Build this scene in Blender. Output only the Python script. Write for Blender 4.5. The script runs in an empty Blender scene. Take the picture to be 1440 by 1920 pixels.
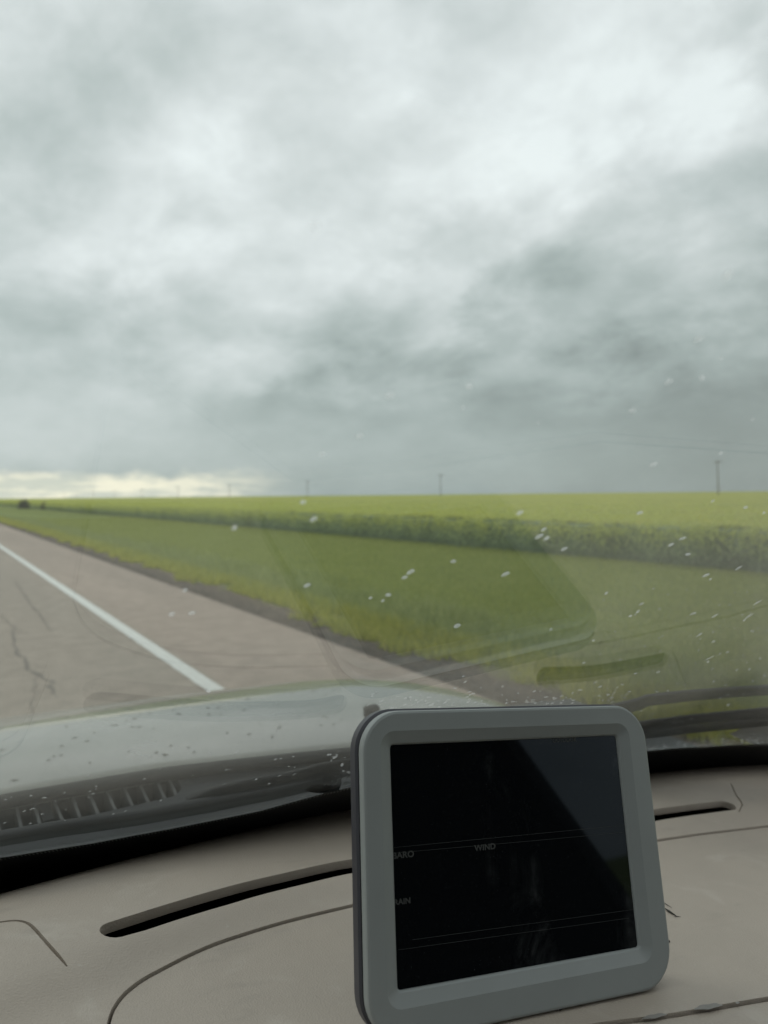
import bpy, bmesh, math, random
import numpy as np
from mathutils import Vector, Matrix, noise as mnoise
random.seed(7); rng = np.random.default_rng(7)
S = bpy.context.scene
COL = S.collection
H = 1.5                                   # height of the camera above the road
# ------------------------------------------------------------------ camera
F = 1444.0; CX, CY = 720.0, 960.0
yaw, pitch, roll = math.radians(30.5), math.radians(-1.27), math.radians(0.56)
fwd = np.array([math.sin(yaw)*math.cos(pitch), math.cos(yaw)*math.cos(pitch), math.sin(pitch)])
_r0 = np.array([math.cos(yaw), -math.sin(yaw), 0.0]); _u0 = np.cross(_r0, fwd)
rgt = math.cos(roll)*_r0 - math.sin(roll)*_u0
upv = math.cos(roll)*_u0 + math.sin(roll)*_r0
cd = bpy.data.cameras.new('camera'); cam = bpy.data.objects.new('camera', cd); COL.objects.link(cam)
M = Matrix.Identity(4)
for i in range(3):
    M[i][0] = rgt[i]; M[i][1] = upv[i]; M[i][2] = -fwd[i]
M[2][3] = H
cam.matrix_world = M
cd.sensor_fit = 'VERTICAL'; cd.sensor_height = 34.6; cd.sensor_width = 25.95
cd.lens = 34.6*F/1920.0
cd.clip_start = 0.01; cd.clip_end = 20000
cd.dof.use_dof = True; cd.dof.focus_distance = 0.47; cd.dof.aperture_fstop = 9.0
S.camera = cam
# ------------------------------------------------------------------ exposure
S.view_settings.view_transform = 'Standard'; S.view_settings.look = 'None'
S.view_settings.exposure = 0.0; S.view_settings.gamma = 1.0
S.render.engine = 'CYCLES'
S.cycles.max_bounces = 8; S.cycles.diffuse_bounces = 4; S.cycles.glossy_bounces = 4
S.cycles.transparent_max_bounces = 24; S.cycles.sample_clamp_indirect = 4.0
S.render.resolution_x = 768; S.render.resolution_y = 1024

def ray(x, y):
    return fwd + rgt*(x-CX)/F - upv*(y-CY)/F
def unit(v):
    v = np.asarray(v, float); return v/np.linalg.norm(v)

# ------------------------------------------------------------------ sky
W = bpy.data.worlds.new('World'); S.world = W; W.use_nodes = True
nt = W.node_tree; N = nt.nodes; L = nt.links; N.clear()
class G:
    def __init__(s, nt): s.N = nt.nodes; s.L = nt.links
    def put(s, sock, v):
        if hasattr(v, 'links') or isinstance(v, bpy.types.NodeSocket): s.L.new(v, sock)
        else: sock.default_value = v
    def m(s, op, a, b=None, c=None, clamp=False):
        n = s.N.new('ShaderNodeMath'); n.operation = op; n.use_clamp = clamp
        s.put(n.inputs[0], a)
        if b is not None: s.put(n.inputs[1], b)
        if c is not None: s.put(n.inputs[2], c)
        return n.outputs[0]
    def dot(s, a, v):
        n = s.N.new('ShaderNodeVectorMath'); n.operation = 'DOT_PRODUCT'
        s.put(n.inputs[0], a); s.put(n.inputs[1], v); return n.outputs['Value']
    def vm(s, op, a, b):
        n = s.N.new('ShaderNodeVectorMath'); n.operation = op
        s.put(n.inputs[0], a); s.put(n.inputs[1], b); return n.outputs[0]
    def noise(s, vec, scale, detail=5, rough=.5, dist=0., lac=2.):
        n = s.N.new('ShaderNodeTexNoise'); n.inputs['Scale'].default_value = scale
        n.inputs['Detail'].default_value = detail; n.inputs['Roughness'].default_value = rough
        n.inputs['Distortion'].default_value = dist; n.inputs['Lacunarity'].default_value = lac
        s.put(n.inputs['Vector'], vec); return n.outputs['Fac']
    def mapr(s, v, a, b, c, d, smooth=True):
        n = s.N.new('ShaderNodeMapRange'); n.interpolation_type = 'SMOOTHSTEP' if smooth else 'LINEAR'
        s.put(n.inputs['Value'], v)
        for i, q in zip((1, 2, 3, 4), (a, b, c, d)): s.put(n.inputs[i], q)
        return n.outputs['Result']
    def mix(s, f, a, b):
        n = s.N.new('ShaderNodeMix'); n.data_type = 'RGBA'
        s.put(n.inputs[0], f); s.put(n.inputs[6], a); s.put(n.inputs[7], b); return n.outputs[2]
    def ramp(s, v, stops, interp='LINEAR'):
        n = s.N.new('ShaderNodeValToRGB'); r = n.color_ramp; r.interpolation = interp
        while len(r.elements) < len(stops): r.elements.new(.5)
        for e, (p, c) in zip(r.elements, stops):
            e.position = p; e.color = c if len(c) == 4 else (*c, 1)
        s.put(n.inputs[0], v); return n.outputs[0]
    def sep(s, v):
        n = s.N.new('ShaderNodeSeparateXYZ'); s.put(n.inputs[0], v); return n.outputs
    def comb(s, x, y, z):
        n = s.N.new('ShaderNodeCombineXYZ')
        for i, q in enumerate((x, y, z)): s.put(n.inputs[i], q)
        return n.outputs[0]
def lin(*c):
    return tuple(((v/255.)/12.92 if v/255. <= .04045 else ((v/255.+.055)/1.055)**2.4) for v in c)
g = G(nt)
tc = N.new('ShaderNodeTexCoord')
D = g.vm('NORMALIZE', tc.outputs['Generated'], (0, 0, 0))
dx, dy, dz = g.sep(D)
zz = g.m('ADD', g.m('MAXIMUM', dz, 0.0), 0.42)
px = g.m('DIVIDE', dx, zz); py = g.m('DIVIDE', dy, zz)
ca, sa = math.cos(math.radians(25)), math.sin(math.radians(25))
qx = g.m('ADD', g.m('MULTIPLY', px, ca), g.m('MULTIPLY', py, sa))
qy = g.m('SUBTRACT', g.m('MULTIPLY', py, ca), g.m('MULTIPLY', px, sa))
Q = g.comb(g.m('MULTIPLY', qx, 1.0), g.m('MULTIPLY', qy, .85), 0.0)
n1 = g.noise(Q, 3.1, 9, .58, .22)
n2 = g.noise(g.vm('ADD', Q, (7.3, 2.2, 1.)), 8.5, 8, .6, .15)
warp = g.noise(g.vm('ADD', Q, (3., 9., 4.)), 1.9, 4, .5)
# brightness (display scale) by height above the horizon
v = g.ramp(g.m('MAXIMUM', dz, 0.0), [(0, (.655,)*3), (.05, (.685,)*3), (.13, (.70,)*3), (.24, (.77,)*3), (.40, (.825,)*3), (.60, (.83,)*3), (1., (.82,)*3)])
v = g.m('ADD', v, g.m('MULTIPLY', g.m('SUBTRACT', n1, .5), g.mapr(dz, .04, .20, .10, .44)))
v = g.m('ADD', v, g.m('MULTIPLY', g.m('SUBTRACT', n2, .5), g.mapr(dz, .04, .20, .06, .20)))
Dw = g.vm('ADD', D, g.comb(g.m('MULTIPLY', g.m('SUBTRACT', warp, .5), .22), g.m('MULTIPLY', g.m('SUBTRACT', n2, .5), g.mapr(dz, .04, .20, .06, .20)), g.m('MULTIPLY', g.m('SUBTRACT', n1, .5), .22)))
clouds = [(640, 745, -.06, 300, 50, -4), (1420, 650, -.11, 260, 170, -20), (320, 330, .11, 170, 75, -32),
          (60, 520, .09, 170, 60, -15), (1130, 190, .07, 380, 130, -28), (780, 300, .02, 240, 120, -20),
          (820, 480, -.06, 170, 45, -28), (1050, 550, -.05, 180, 60, -25), (250, 120, -.08, 260, 110, -10),
          (20, 350, -.05, 130, 160, 0), (1330, 860, -.05, 380, 110, 0), (860, 640, .06, 150, 45, -55),
          (440, 715, .05, 90, 32, -25), (70, 790, .07, 260, 90, 0), (1180, 620, .03, 150, 45, -35),
          (1430, 110, -.06, 60, 70, 0), (1270, 330, -.05, 200, 40, -15), (600, 560, .03, 260, 60, -20),
          (1050, 760, -.03, 300, 40, -4), (900, 60, -.03, 120, 60, -40)]
for (x, y, amp, s1, s2, ang) in clouds:
    c = unit(ray(x, y)); h = unit(rgt - c*(rgt@c)); w = np.cross(h, c); w = unit(w)
    if w[2] < 0: w = -w
    t = math.radians(-ang)
    A = math.cos(t)*h + math.sin(t)*w; B = -math.sin(t)*h + math.cos(t)*w
    a = g.dot(Dw, tuple(A/(s1/F))); b = g.dot(Dw, tuple(B/(s2/F)))
    e = g.m('ADD', g.m('MULTIPLY', a, a), g.m('MULTIPLY', b, b))
    front = g.m('GREATER_THAN', g.dot(D, tuple(c)), 0.3)
    ex = g.m('MULTIPLY', g.m('EXPONENT', g.m('MULTIPLY', e, -.7)), front)
    v = g.m('MULTIPLY_ADD', ex, amp, v)
v = g.m('MINIMUM', g.m('MAXIMUM', v, .45), .92)
lum = g.m('POWER', v, 2.2)
tint = g.mix(g.mapr(v, .58, .88, 0., 1.), (.905, 1.02, 1.03, 1), (.975, .995, 1.035, 1))
colr = g.vm('MULTIPLY', tint, g.comb(lum, lum, lum))
# low warm break in the cloud along the left horizon
el = g.m('ADD', dz, g.m('MULTIPLY', g.m('SUBTRACT', g.noise(g.vm('MULTIPLY', D, (1., 1., 2.2)), 26, 5, .55), .5), .035))
band = g.mapr(el, .018, .036, 1., 0.)
azc = unit([ray(150, 930)[0], ray(150, 930)[1], 0]); azr = np.cross(azc, [0, 0, 1])
az = g.dot(D, tuple(azr))
azm = g.mapr(az, .10, .28, 1., 0.)
gn = g.noise(g.vm('MULTIPLY', D, (1., 1., 4.)), 20, 4, .5)
gapc = g.mix(g.mapr(gn, .38, .62, 0., 1.), (*lin(206, 206, 196), 1), (*lin(250, 240, 220), 1))
colr = g.mix(g.m('MULTIPLY', g.m('MULTIPLY', band, azm), .9), colr, gapc)
sky = N.new('ShaderNodeTexSky'); sky.sky_type = 'NISHITA'; sky.sun_disc = False
SUN_EL, SUN_AZ = math.radians(42), math.radians(-35)      # azimuth from +Y toward +X
sky.sun_elevation = SUN_EL; sky.sun_rotation = SUN_AZ
cl10 = g.vm('MULTIPLY', colr, (14.2, 14.2, 14.2))
mixed = g.mix(.035, cl10, sky.outputs[0])
bg = N.new('ShaderNodeBackground'); bg.inputs['Strength'].default_value = .1
L.new(mixed, bg.inputs['Color'])
wo = N.new('ShaderNodeOutputWorld'); L.new(bg.outputs[0], wo.inputs[0])
W.cycles.sampling_method = 'MANUAL'; W.cycles.sample_map_resolution = 512
sl = bpy.data.lights.new('sun', 'SUN'); sl.energy = .5; sl.angle = math.radians(25); sl.color = (1, .96, .9)
so = bpy.data.objects.new('sun', sl); COL.objects.link(so)
sd = Vector((math.sin(SUN_AZ)*math.cos(SUN_EL), math.cos(SUN_AZ)*math.cos(SUN_EL), math.sin(SUN_EL)))
so.rotation_euler = sd.to_track_quat('Z', 'Y').to_euler(); so.location = (0, 0, 30)

# ------------------------------------------------------------------ helpers
def tag(o, label=None, cat=None, group=None, kind=None):
    if label: o['label'] = label
    if cat: o['category'] = cat
    if group: o['group'] = group
    if kind: o['kind'] = kind
    return o
def mesh(name, verts, faces, mat=None, parent=None, smooth=False):
    me = bpy.data.meshes.new(name)
    me.from_pydata([tuple(map(float, p)) for p in verts], [], faces); me.update()
    o = bpy.data.objects.new(name, me); COL.objects.link(o)
    if mat is not None:
        for m_ in (mat if isinstance(mat, (list, tuple)) else [mat]): me.materials.append(m_)
    if parent is not None: o.parent = parent
    if smooth: me.shade_smooth()
    return o
def fastmesh(name, V, Fi, nper, mat, attr=None, smooth=False):
    """V (n,3) verts, Fi (m,nper) faces"""
    me = bpy.data.meshes.new(name); V = np.asarray(V, np.float32); Fi = np.asarray(Fi, np.int32)
    me.vertices.add(len(V)); me.vertices.foreach_set('co', V.ravel())
    me.loops.add(Fi.size); me.loops.foreach_set('vertex_index', Fi.ravel())
    me.polygons.add(len(Fi)); me.polygons.foreach_set('loop_start', np.arange(0, Fi.size, nper, dtype=np.int32))
    me.polygons.foreach_set('loop_total', np.full(len(Fi), nper, np.int32))
    if attr is not None:
        for k, vals in attr.items():
            a = me.attributes.new(k, 'FLOAT', 'POINT'); a.data.foreach_set('value', np.asarray(vals, np.float32))
    me.update(calc_edges=True); me.validate()
    me.materials.append(mat)
    o = bpy.data.objects.new(name, me); COL.objects.link(o)
    if smooth: me.shade_smooth()
    return o
def empty(name, loc=(0, 0, 0)):
    o = bpy.data.objects.new(name, None); COL.objects.link(o); o.location = loc; return o
def material(name):
    m_ = bpy.data.materials.new(name); m_.use_nodes = True
    return m_, G(m_.node_tree), m_.node_tree.nodes['Principled BSDF']
def coord(g, which='Object'):
    t = g.N.new('ShaderNodeTexCoord'); return t.outputs[which]
def bump(g, b, h, strength=.3, dist=.01):
    n = g.N.new('ShaderNodeBump'); n.inputs['Strength'].default_value = strength
    n.inputs['Distance'].default_value = dist; g.put(n.inputs['Height'], h); g.L.new(n.outputs[0], b.inputs['Normal'])
def simple(name, col, rough=.6, var=.15, scale=30, bs=.0, bd=.001, bscale=600, metallic=0., spec=None, coat=0.):
    m_, g, b = material(name)
    c = coord(g); n = g.noise(c, scale, 5, .55)
    lo = tuple(q*(1-var) for q in col); hi = tuple(min(1, q*(1+var)) for q in col)
    g.put(b.inputs['Base Color'], g.ramp(n, [(.3, lo), (.7, hi)]))
    b.inputs['Roughness'].default_value = rough; b.inputs['Metallic'].default_value = metallic
    if spec is not None: b.inputs['Specular IOR Level'].default_value = spec
    b.inputs['Coat Weight'].default_value = coat
    if bs: bump(g, b, g.noise(c, bscale, 3, .6), bs, bd)
    return m_

# ------------------------------------------------------------------ materials
def m_road():
    m_, g, b = material('asphalt'); c = coord(g)
    x, y, z = g.sep(c)
    big = g.noise(g.comb(g.m('MULTIPLY', x, 1.), g.m('MULTIPLY', y, .12), 0.), .9, 4, .55)
    fine = g.noise(c, 55, 4, .7); mid = g.noise(c, 4.5, 5, .6)
    col = g.ramp(big, [(.3, (.35, .288, .235)), (.7, (.43, .348, .285))])
    lane = g.mapr(x, 1.9, 2.05, 0., 1.)
    col = g.mix(lane, g.mix(.45, col, (.315, .29, .24, 1)), col)
    sp = g.ramp(fine, [(.3, (.6,)*3), (.5, (.98,)*3), (.72, (1.42,)*3)])
    col = g.vm('MULTIPLY', col, sp)
    md = g.ramp(mid, [(.25, (.80,)*3), (.75, (1.18,)*3)])
    col = g.vm('MULTIPLY', col, md)
    st = g.noise(g.comb(g.m('MULTIPLY', x, 3.), g.m('MULTIPLY', y, .8), 2.), 1.6, 6, .65)
    col = g.mix(g.mapr(st, .60, .80, 0., .22), col, (.13, .115, .10, 1))
    g.put(b.inputs['Base Color'], col); b.inputs['Roughness'].default_value = .8
    b.inputs['Specular IOR Level'].default_value = .25
    bump(g, b, fine, .35, .004); return m_
def m_ground():
    m_, g, b = material('verge_soil'); c = coord(g); x, y, z = g.sep(c)
    wob = g.noise(c, 1.4, 5, .6); w2 = g.noise(c, 9, 5, .65)
    xx = g.m('ADD', x, g.m('ADD', g.m('MULTIPLY', g.m('SUBTRACT', wob, .5), .75), g.m('MULTIPLY', g.m('SUBTRACT', w2, .5), .55)))
    t = g.m('DIVIDE', xx, 16.)
    col = g.ramp(t, [(0., (.19, .165, .135)), (.219, (.19, .16, .13)), (.222, (.09, .075, .06)), (.232, (.19, .16, .13)), (.252, (.20, .165, .13)), (.270, (.22, .24, .09)), (.31, (.12, .17, .055)),  # dark stop paints the shadow line along the asphalt edge
                     (.36, (.18, .22, .07)), (.42, (.21, .25, .07)), (.62, (.185, .225, .06)), (.76, (.20, .235, .07)), (1., (.19, .23, .07))])
    pn = g.ramp(g.noise(g.comb(g.m('MULTIPLY', x, 2.2), g.m('MULTIPLY', y, .5), 0.), 1.3, 6, .6), [(.3, (.82,)*3), (.7, (1.2,)*3)])
    fn = g.ramp(g.noise(c, 40, 5, .7), [(.3, (.75,)*3), (.7, (1.25,)*3)])
    col = g.vm('MULTIPLY', g.vm('MULTIPLY', col, pn), fn)
    g.put(b.inputs['Base Color'], col); b.inputs['Roughness'].default_value = .95
    b.inputs['Specular IOR Level'].default_value = .1
    bump(g, b, g.noise(c, 25, 5, .7), .7, .03); return m_
def m_blade(name, stops, rough=.7, spec=.2, trans=.4):
    m_, g, b = material(name)
    a = g.N.new('ShaderNodeAttribute'); a.attribute_name = 'tone'
    c = coord(g); n = g.noise(c, .55, 4, .6)
    t = g.m('ADD', a.outputs['Fac'], g.m('MULTIPLY', g.m('SUBTRACT', n, .5), .6))
    col = g.ramp(t, stops); g.put(b.inputs['Base Color'], col)
    b.inputs['Roughness'].default_value = rough; b.inputs['Specular IOR Level'].default_value = spec
    tr = g.N.new('ShaderNodeBsdfTranslucent'); g.put(tr.inputs[0], col)
    mx = g.N.new('ShaderNodeMixShader'); mx.inputs[0].default_value = trans
    g.L.new(b.outputs[0], mx.inputs[1]); g.L.new(tr.outputs[0], mx.inputs[2])
    g.L.new(mx.outputs[0], g.N['Material Output'].inputs[0]); return m_
def m_canola_sheet():
    m_, g, b = material('canola_canopy'); c = coord(g); x, y, z = g.sep(c)
    n = g.noise(g.comb(g.m('MULTIPLY', x, .6), y, 0.), .35, 6, .62); f = g.noise(c, 3.2, 6, .7)
    st = g.noise(g.comb(g.m('MULTIPLY', x, .05), g.m('MULTIPLY', y, .004), 3.), 1., 5, .6)
    t = g.m('ADD', g.m('MULTIPLY', n, .35), g.m('ADD', g.m('MULTIPLY', f, .35), g.m('MULTIPLY', st, .3)))
    col = g.ramp(t, [(.34, (.27, .31, .10)), (.46, (.36, .39, .11)), (.54, (.42, .43, .11)), (.64, (.56, .52, .11))])
    g.put(b.inputs['Base Color'], col); b.inputs['Roughness'].default_value = .95
    b.inputs['Specular IOR Level'].default_value = .05
    bump(g, b, f, .6, .2); return m_
def m_dash():
    m_, g, b = material('dash_vinyl'); c = coord(g)
    n = g.noise(c, 5, 5, .6); s = g.noise(g.vm('ADD', c, (4., 1., 2.)), 22, 6, .62, .6)
    col = g.ramp(n, [(.3, (.365, .315, .265)), (.7, (.43, .372, .312))])
    col = g.mix(g.mapr(s, .54, .74, 0., .24), col, (.60, .57, .51, 1))
    s2 = g.noise(g.vm('MULTIPLY', c, (14., 40., 10.)), 1.3, 6, .6)
    col = g.mix(g.mapr(s2, .58, .76, 0., .22), col, (.16, .145, .125, 1))
    sp = g.noise(c, 260, 2, .5)
    col = g.mix(g.mapr(sp, .70, .76, 0., .25), col, (.5, .48, .44, 1))
    g.put(b.inputs['Base Color'], col)
    g.put(b.inputs['Roughness'], g.mapr(s, .4, .7, .50, .42)); b.inputs['Specular IOR Level'].default_value = .45
    gr = g.N.new('ShaderNodeTexVoronoi'); gr.inputs['Scale'].default_value = 900; g.put(gr.inputs['Vector'], c)
    bump(g, b, g.m('ADD', g.m('MULTIPLY', gr.outputs['Distance'], .5), g.m('MULTIPLY', g.noise(c, 12, 3, .5), 1.2)), .32, .0014)
    return m_
def m_glass():
    m_, g, b = material('windscreen_glass'); g.N.remove(b)
    geo = g.N.new('ShaderNodeNewGeometry')
    d = g.m('ABSOLUTE', g.dot(geo.outputs['Normal'], geo.outputs['Incoming']))
    k = g.m('POWER', g.m('SUBTRACT', 1., d, clamp=True), 5.)
    Fr = g.m('MULTIPLY_ADD', k, .94, .062, clamp=True)
    c = coord(g)
    t = g.N.new('ShaderNodeBsdfTransparent'); t.inputs[0].default_value = (.925, .955, .935, 1)
    gl = g.N.new('ShaderNodeBsdfGlossy'); gl.inputs['Roughness'].default_value = .012
    mx = g.N.new('ShaderNodeMixShader'); g.put(mx.inputs[0], Fr)
    g.L.new(t.outputs[0], mx.inputs[1]); g.L.new(gl.outputs[0], mx.inputs[2])
    # thin dust film, its pale scatter put in to strengthen the veil
    df = g.N.new('ShaderNodeBsdfDiffuse'); df.inputs[0].default_value = (.75, .78, .74, 1)
    tl = g.N.new('ShaderNodeBsdfTranslucent'); tl.inputs[0].default_value = (.75, .78, .74, 1)
    ds = g.N.new('ShaderNodeMixShader'); ds.inputs[0].default_value = .5
    g.L.new(df.outputs[0], ds.inputs[1]); g.L.new(tl.outputs[0], ds.inputs[2])
    dn = g.noise(g.vm('MULTIPLY', c, (1., 2.2, 2.2)), 9, 5, .6)
    fac = g.mapr(dn, .35, .75, .022, .042)
    m2 = g.N.new('ShaderNodeMixShader'); g.put(m2.inputs[0], fac)
    g.L.new(mx.outputs[0], m2.inputs[1]); g.L.new(ds.outputs[0], m2.inputs[2])
    g.L.new(m2.outputs[0], g.N['Material Output'].inputs[0]); return m_
def m_drop(name, bright=.9, alpha=.75):
    m_, g, b = material(name); g.N.remove(b)
    t = g.N.new('ShaderNodeBsdfTransparent')
    tl = g.N.new('ShaderNodeBsdfTranslucent'); tl.inputs[0].default_value = (bright, bright, bright, 1)  # flat white stands in for sky light a clear drop would bend
    gl = g.N.new('ShaderNodeBsdfGlossy'); gl.inputs['Roughness'].default_value = .15
    m1 = g.N.new('ShaderNodeMixShader'); m1.inputs[0].default_value = .1
    g.L.new(tl.outputs[0], m1.inputs[1]); g.L.new(gl.outputs[0], m1.inputs[2])
    m2 = g.N.new('ShaderNodeMixShader'); m2.inputs[0].default_value = alpha
    g.L.new(t.outputs[0], m2.inputs[1]); g.L.new(m1.outputs[0], m2.inputs[2])
    g.L.new(m2.outputs[0], g.N['Material Output'].inputs[0]); return m_
def m_bonnet():
    m_, g, b = material('silver_paint'); c = coord(g)
    n = g.noise(c, 6, 6, .65); s = g.noise(g.vm('MULTIPLY', c, (40., 110., 30.)), 1., 3, .5)
    col = g.ramp(n, [(.3, (.27, .275, .24)), (.7, (.36, .365, .325))])
    col = g.mix(g.mapr(s, .66, .72, 0., .5), col, (.12, .12, .11, 1))
    s3 = g.noise(g.vm('MULTIPLY', c, (12., 30., 10.)), 1.2, 5, .6)
    col = g.mix(g.mapr(s3, .60, .70, 0., .2), col, (.2, .21, .2, 1))
    g.put(b.inputs['Base Color'], col); b.inputs['Metallic'].default_value = .35
    g.put(b.inputs['Roughness'], g.mapr(n, .3, .7, .26, .36)); b.inputs['Coat Weight'].default_value = .8
    b.inputs['Coat Roughness'].default_value = .05
    bump(g, b, g.noise(c, 90, 4, .6), .05, .002); return m_
def m_screen():
    m_, g, b = material('display_glass'); c = coord(g)
    n = g.noise(c, 30, 6, .65, .8); n2 = g.noise(g.vm('MULTIPLY', c, (9., 3., 22.)), 2.2, 5, .6, 1.)
    sp = g.noise(c, 1500, 2, .5)
    col = g.mix(g.m('MULTIPLY', g.mapr(n2, .52, .72, 0., 1.), g.mapr(n, .42, .68, 0., .22)), (.0045, .0055, .0065, 1), (.22, .23, .23, 1))
    col = g.mix(g.mapr(sp, .69, .76, 0., .10), col, (.4, .4, .4, 1))
    g.put(b.inputs['Base Color'], col); b.inputs['Roughness'].default_value = .035
    b.inputs['Specular IOR Level'].default_value = .22
    b.inputs['Specular Tint'].default_value = (.75, .88, 1., 1)
    return m_
ROAD = m_road(); GROUND = m_ground(); DASH = m_dash(); GLASS = m_glass(); SILVER = m_bonnet(); SCREEN = m_screen()
PAINT = simple('line_paint', (.74, .75, .70), .6, .06, 14, .3, .002, 120)
BLACK = simple('frit_black', (.012, .013, .014), .55, .1, 50)
HOLE = simple('recess_black', (.008, .008, .009), .8, .1, 50)  # near-black colour puts the darkness of slots and recesses into the surface
COWL = simple('cowl_plastic', (.026, .028, .029), .36, .35, 9, .5, .002, 160)
GRILLE = simple('grille_plastic', (.12, .124, .12), .5, .2, 30)
RUBBER = simple('wiper_rubber', (.018, .020, .021), .6, .3, 20, .4, .002, 90)
WIPER = simple('wiper_metal', (.010, .011, .012), .65, .25, 20, .3, .001, 120)
BEZEL = simple('bezel_plastic', (.28, .30, .295), .48, .05, 12, .12, .0003, 2500)
SHELL = simple('shell_plastic', (.045, .045, .055), .45, .1, 12, .12, .0003, 2500)
PRINT = simple('lcd_print', (.045, .048, .046), .6, .05, 12)
CABIN = simple('cabin_trim', (.16, .148, .13), .8, .1, 6)
DARKC = simple('seat_cloth', (.05, .048, .046), .9, .2, 40)
FADE = simple('crack_tar', (.20, .178, .152), .9, .2, 12)
WOOD = simple('weathered_wood', (.19, .185, .17), .85, .2, 6)
DEBR = simple('dark_debris', (.03, .028, .025), .8, .2, 60)
SMEAR = simple('scuff_grey', (.22, .208, .19), .6, .2, 60)
DROP = m_drop('water_bead', .95, .48); DROPF = m_drop('water_film', .98, .38)
GRASS = m_blade('grass_blade', [(0., (.32, .37, .11)), (.5, (.40, .44, .14)), (1., (.49, .51, .18))])
WEED = m_blade('weed_blade', [(0., (.32, .35, .10)), (.5, (.48, .50, .12)), (1., (.66, .62, .18))])
LONG = m_blade('long_grass_blade', [(0., (.28, .33, .13)), (.5, (.40, .45, .18)), (1., (.52, .55, .24))])
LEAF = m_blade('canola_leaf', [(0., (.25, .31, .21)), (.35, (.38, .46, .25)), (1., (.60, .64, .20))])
FLOWER = m_blade('canola_flower', [(0., (.42, .48, .14)), (.5, (.54, .57, .14)), (1., (.70, .68, .13))])
CANOPY = m_canola_sheet()

# ================================================================== setting
def sheet(name, x0, x1, y0, y1, z, mat, kind='structure', nx=1, ny=1):
    xs = np.linspace(x0, x1, nx+1); ys = np.linspace(y0, y1, ny+1)
    V = [(x, y, z) for y in ys for x in xs]
    Fc = [(j*(nx+1)+i, j*(nx+1)+i+1, (j+1)*(nx+1)+i+1, (j+1)*(nx+1)+i) for j in range(ny) for i in range(nx)]
    o = mesh(name, V, Fc, mat); o['kind'] = kind; return o
sheet('ground', -6000, 6000, -3000, 9000, -.012, GROUND)
sheet('road', -6.3, 3.5, -60, 6000, 0., ROAD)
# worn edge line, outline slightly ragged
V = []; Fc = []
ys = np.concatenate([np.arange(-5, 14.2, .05), np.geomspace(14.2, 6000, 260)])
for i, y in enumerate(ys):
    w1 = mnoise.noise(Vector((y*5, 0, 0)))*.008; w2 = mnoise.noise(Vector((y*5, 9, 0)))*.008
    V += [(1.81+w1, y, .004), (1.945+w2, y, .004)]
    if i: k = 2*i; Fc.append((k-2, k-1, k+1, k))
o = mesh('edge_line', V, Fc, PAINT); o['kind'] = 'structure'
# cracks in the traffic lane
def ground_pt(x, y, z=0.):
    d = ray(x, y); t = (z-H)/d[2]; return d*t + np.array([0, 0, H])
def crack(pts, w):
    P = [ground_pt(*p) for p in pts]; out = []
    for a, b in zip(P[:-1], P[1:]):
        n = max(3, int(np.linalg.norm(b-a)/.04))
        for k in range(n):
            q = a+(b-a)*k/n
            out.append((q[0]+.05*mnoise.noise(Vector((q[0]*6, q[1]*6, 1))), q[1]+.05*mnoise.noise(Vector((q[0]*7, q[1]*7, 5)))))
    V = []; Fc = []
    for i, (x, y) in enumerate(out):
        j = min(i+1, len(out)-1); h = max(i-1, 0)
        tx, ty = out[j][0]-out[h][0], out[j][1]-out[h][1]; l = math.hypot(tx, ty) or 1
        ww = w*(.35+.9*abs(mnoise.noise(Vector((i*.37, w*90, 3))))*2)*min(1, i/5, (len(out)-1-i)/5+.05)
        V += [(x-ty/l*ww, y+tx/l*ww, .003), (x+ty/l*ww, y-tx/l*ww, .003)]
        if i: k = 2*i; Fc.append((k-2, k-1, k+1, k))
    o = mesh('road_crack', V, Fc, FADE); o['kind'] = 'structure'
crack([(22, 1180), (25, 1212), (45, 1235), (62, 1262), (95, 1278), (108, 1312)], .022)
crack([(28, 1090), (55, 1130), (80, 1160), (95, 1185)], .012)
crack([(0, 1150), (20, 1175), (60, 1190)], .010)
crack([(60, 1262), (80, 1250)], .010)
crack([(62, 1340), (66, 1300), (70, 1260)], .006)
crack([(160, 1080), (120, 1105)], .006)

# ---- grass blades
def blades(name, n, xr, yr, hr, wr, mat, label, bias=1.5, lean=.35, ragged=0., zbase=-.005, keep=None, cat='grass'):
    u = rng.random(n); y = yr[0]+(yr[1]-yr[0])*u**bias
    x = rng.uniform(xr[0], xr[1], n)
    if keep is not None:
        m_ = keep(x, y); x = x[m_]; y = y[m_]
    n = len(x); sc = 1+np.clip(y, 0, None)/22.
    h = rng.uniform(*hr, n)*(1+.15*(sc-1)); w = rng.uniform(*wr, n)*sc
    a = rng.uniform(0, 2*math.pi, n); lx = rng.normal(0, lean, n)*h; ly = rng.normal(0, lean, n)*h
    V = np.zeros((n, 3, 3), np.float32)
    V[:, 0] = np.c_[x-np.cos(a)*w, y-np.sin(a)*w, np.full(n, zbase)]
    V[:, 1] = np.c_[x+np.cos(a)*w, y+np.sin(a)*w, np.full(n, zbase)]
    V[:, 2] = np.c_[x+lx, y+ly, h]
    t = np.repeat(rng.random(n), 3)
    o = fastmesh(name, V.reshape(-1, 3), np.arange(3*n).reshape(-1, 3), 3, mat, {'tone': t})
    tag(o, label, cat, kind='stuff'); return o
inview = lambda x, y: (y > .55*x-1) & (y < 14*x+4)
blades('short_grass', 230000, (4.6, 13.2), (1, 60), (.02, .05), (.003, .008), GRASS, 'short mown green grass covering the verge between road and crop', 1.7, .5, keep=inview)
def clump(x, y): return np.array([mnoise.noise(Vector((a*2.2, b*1.1, 0))) for a, b in zip(x, y)])
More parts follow.
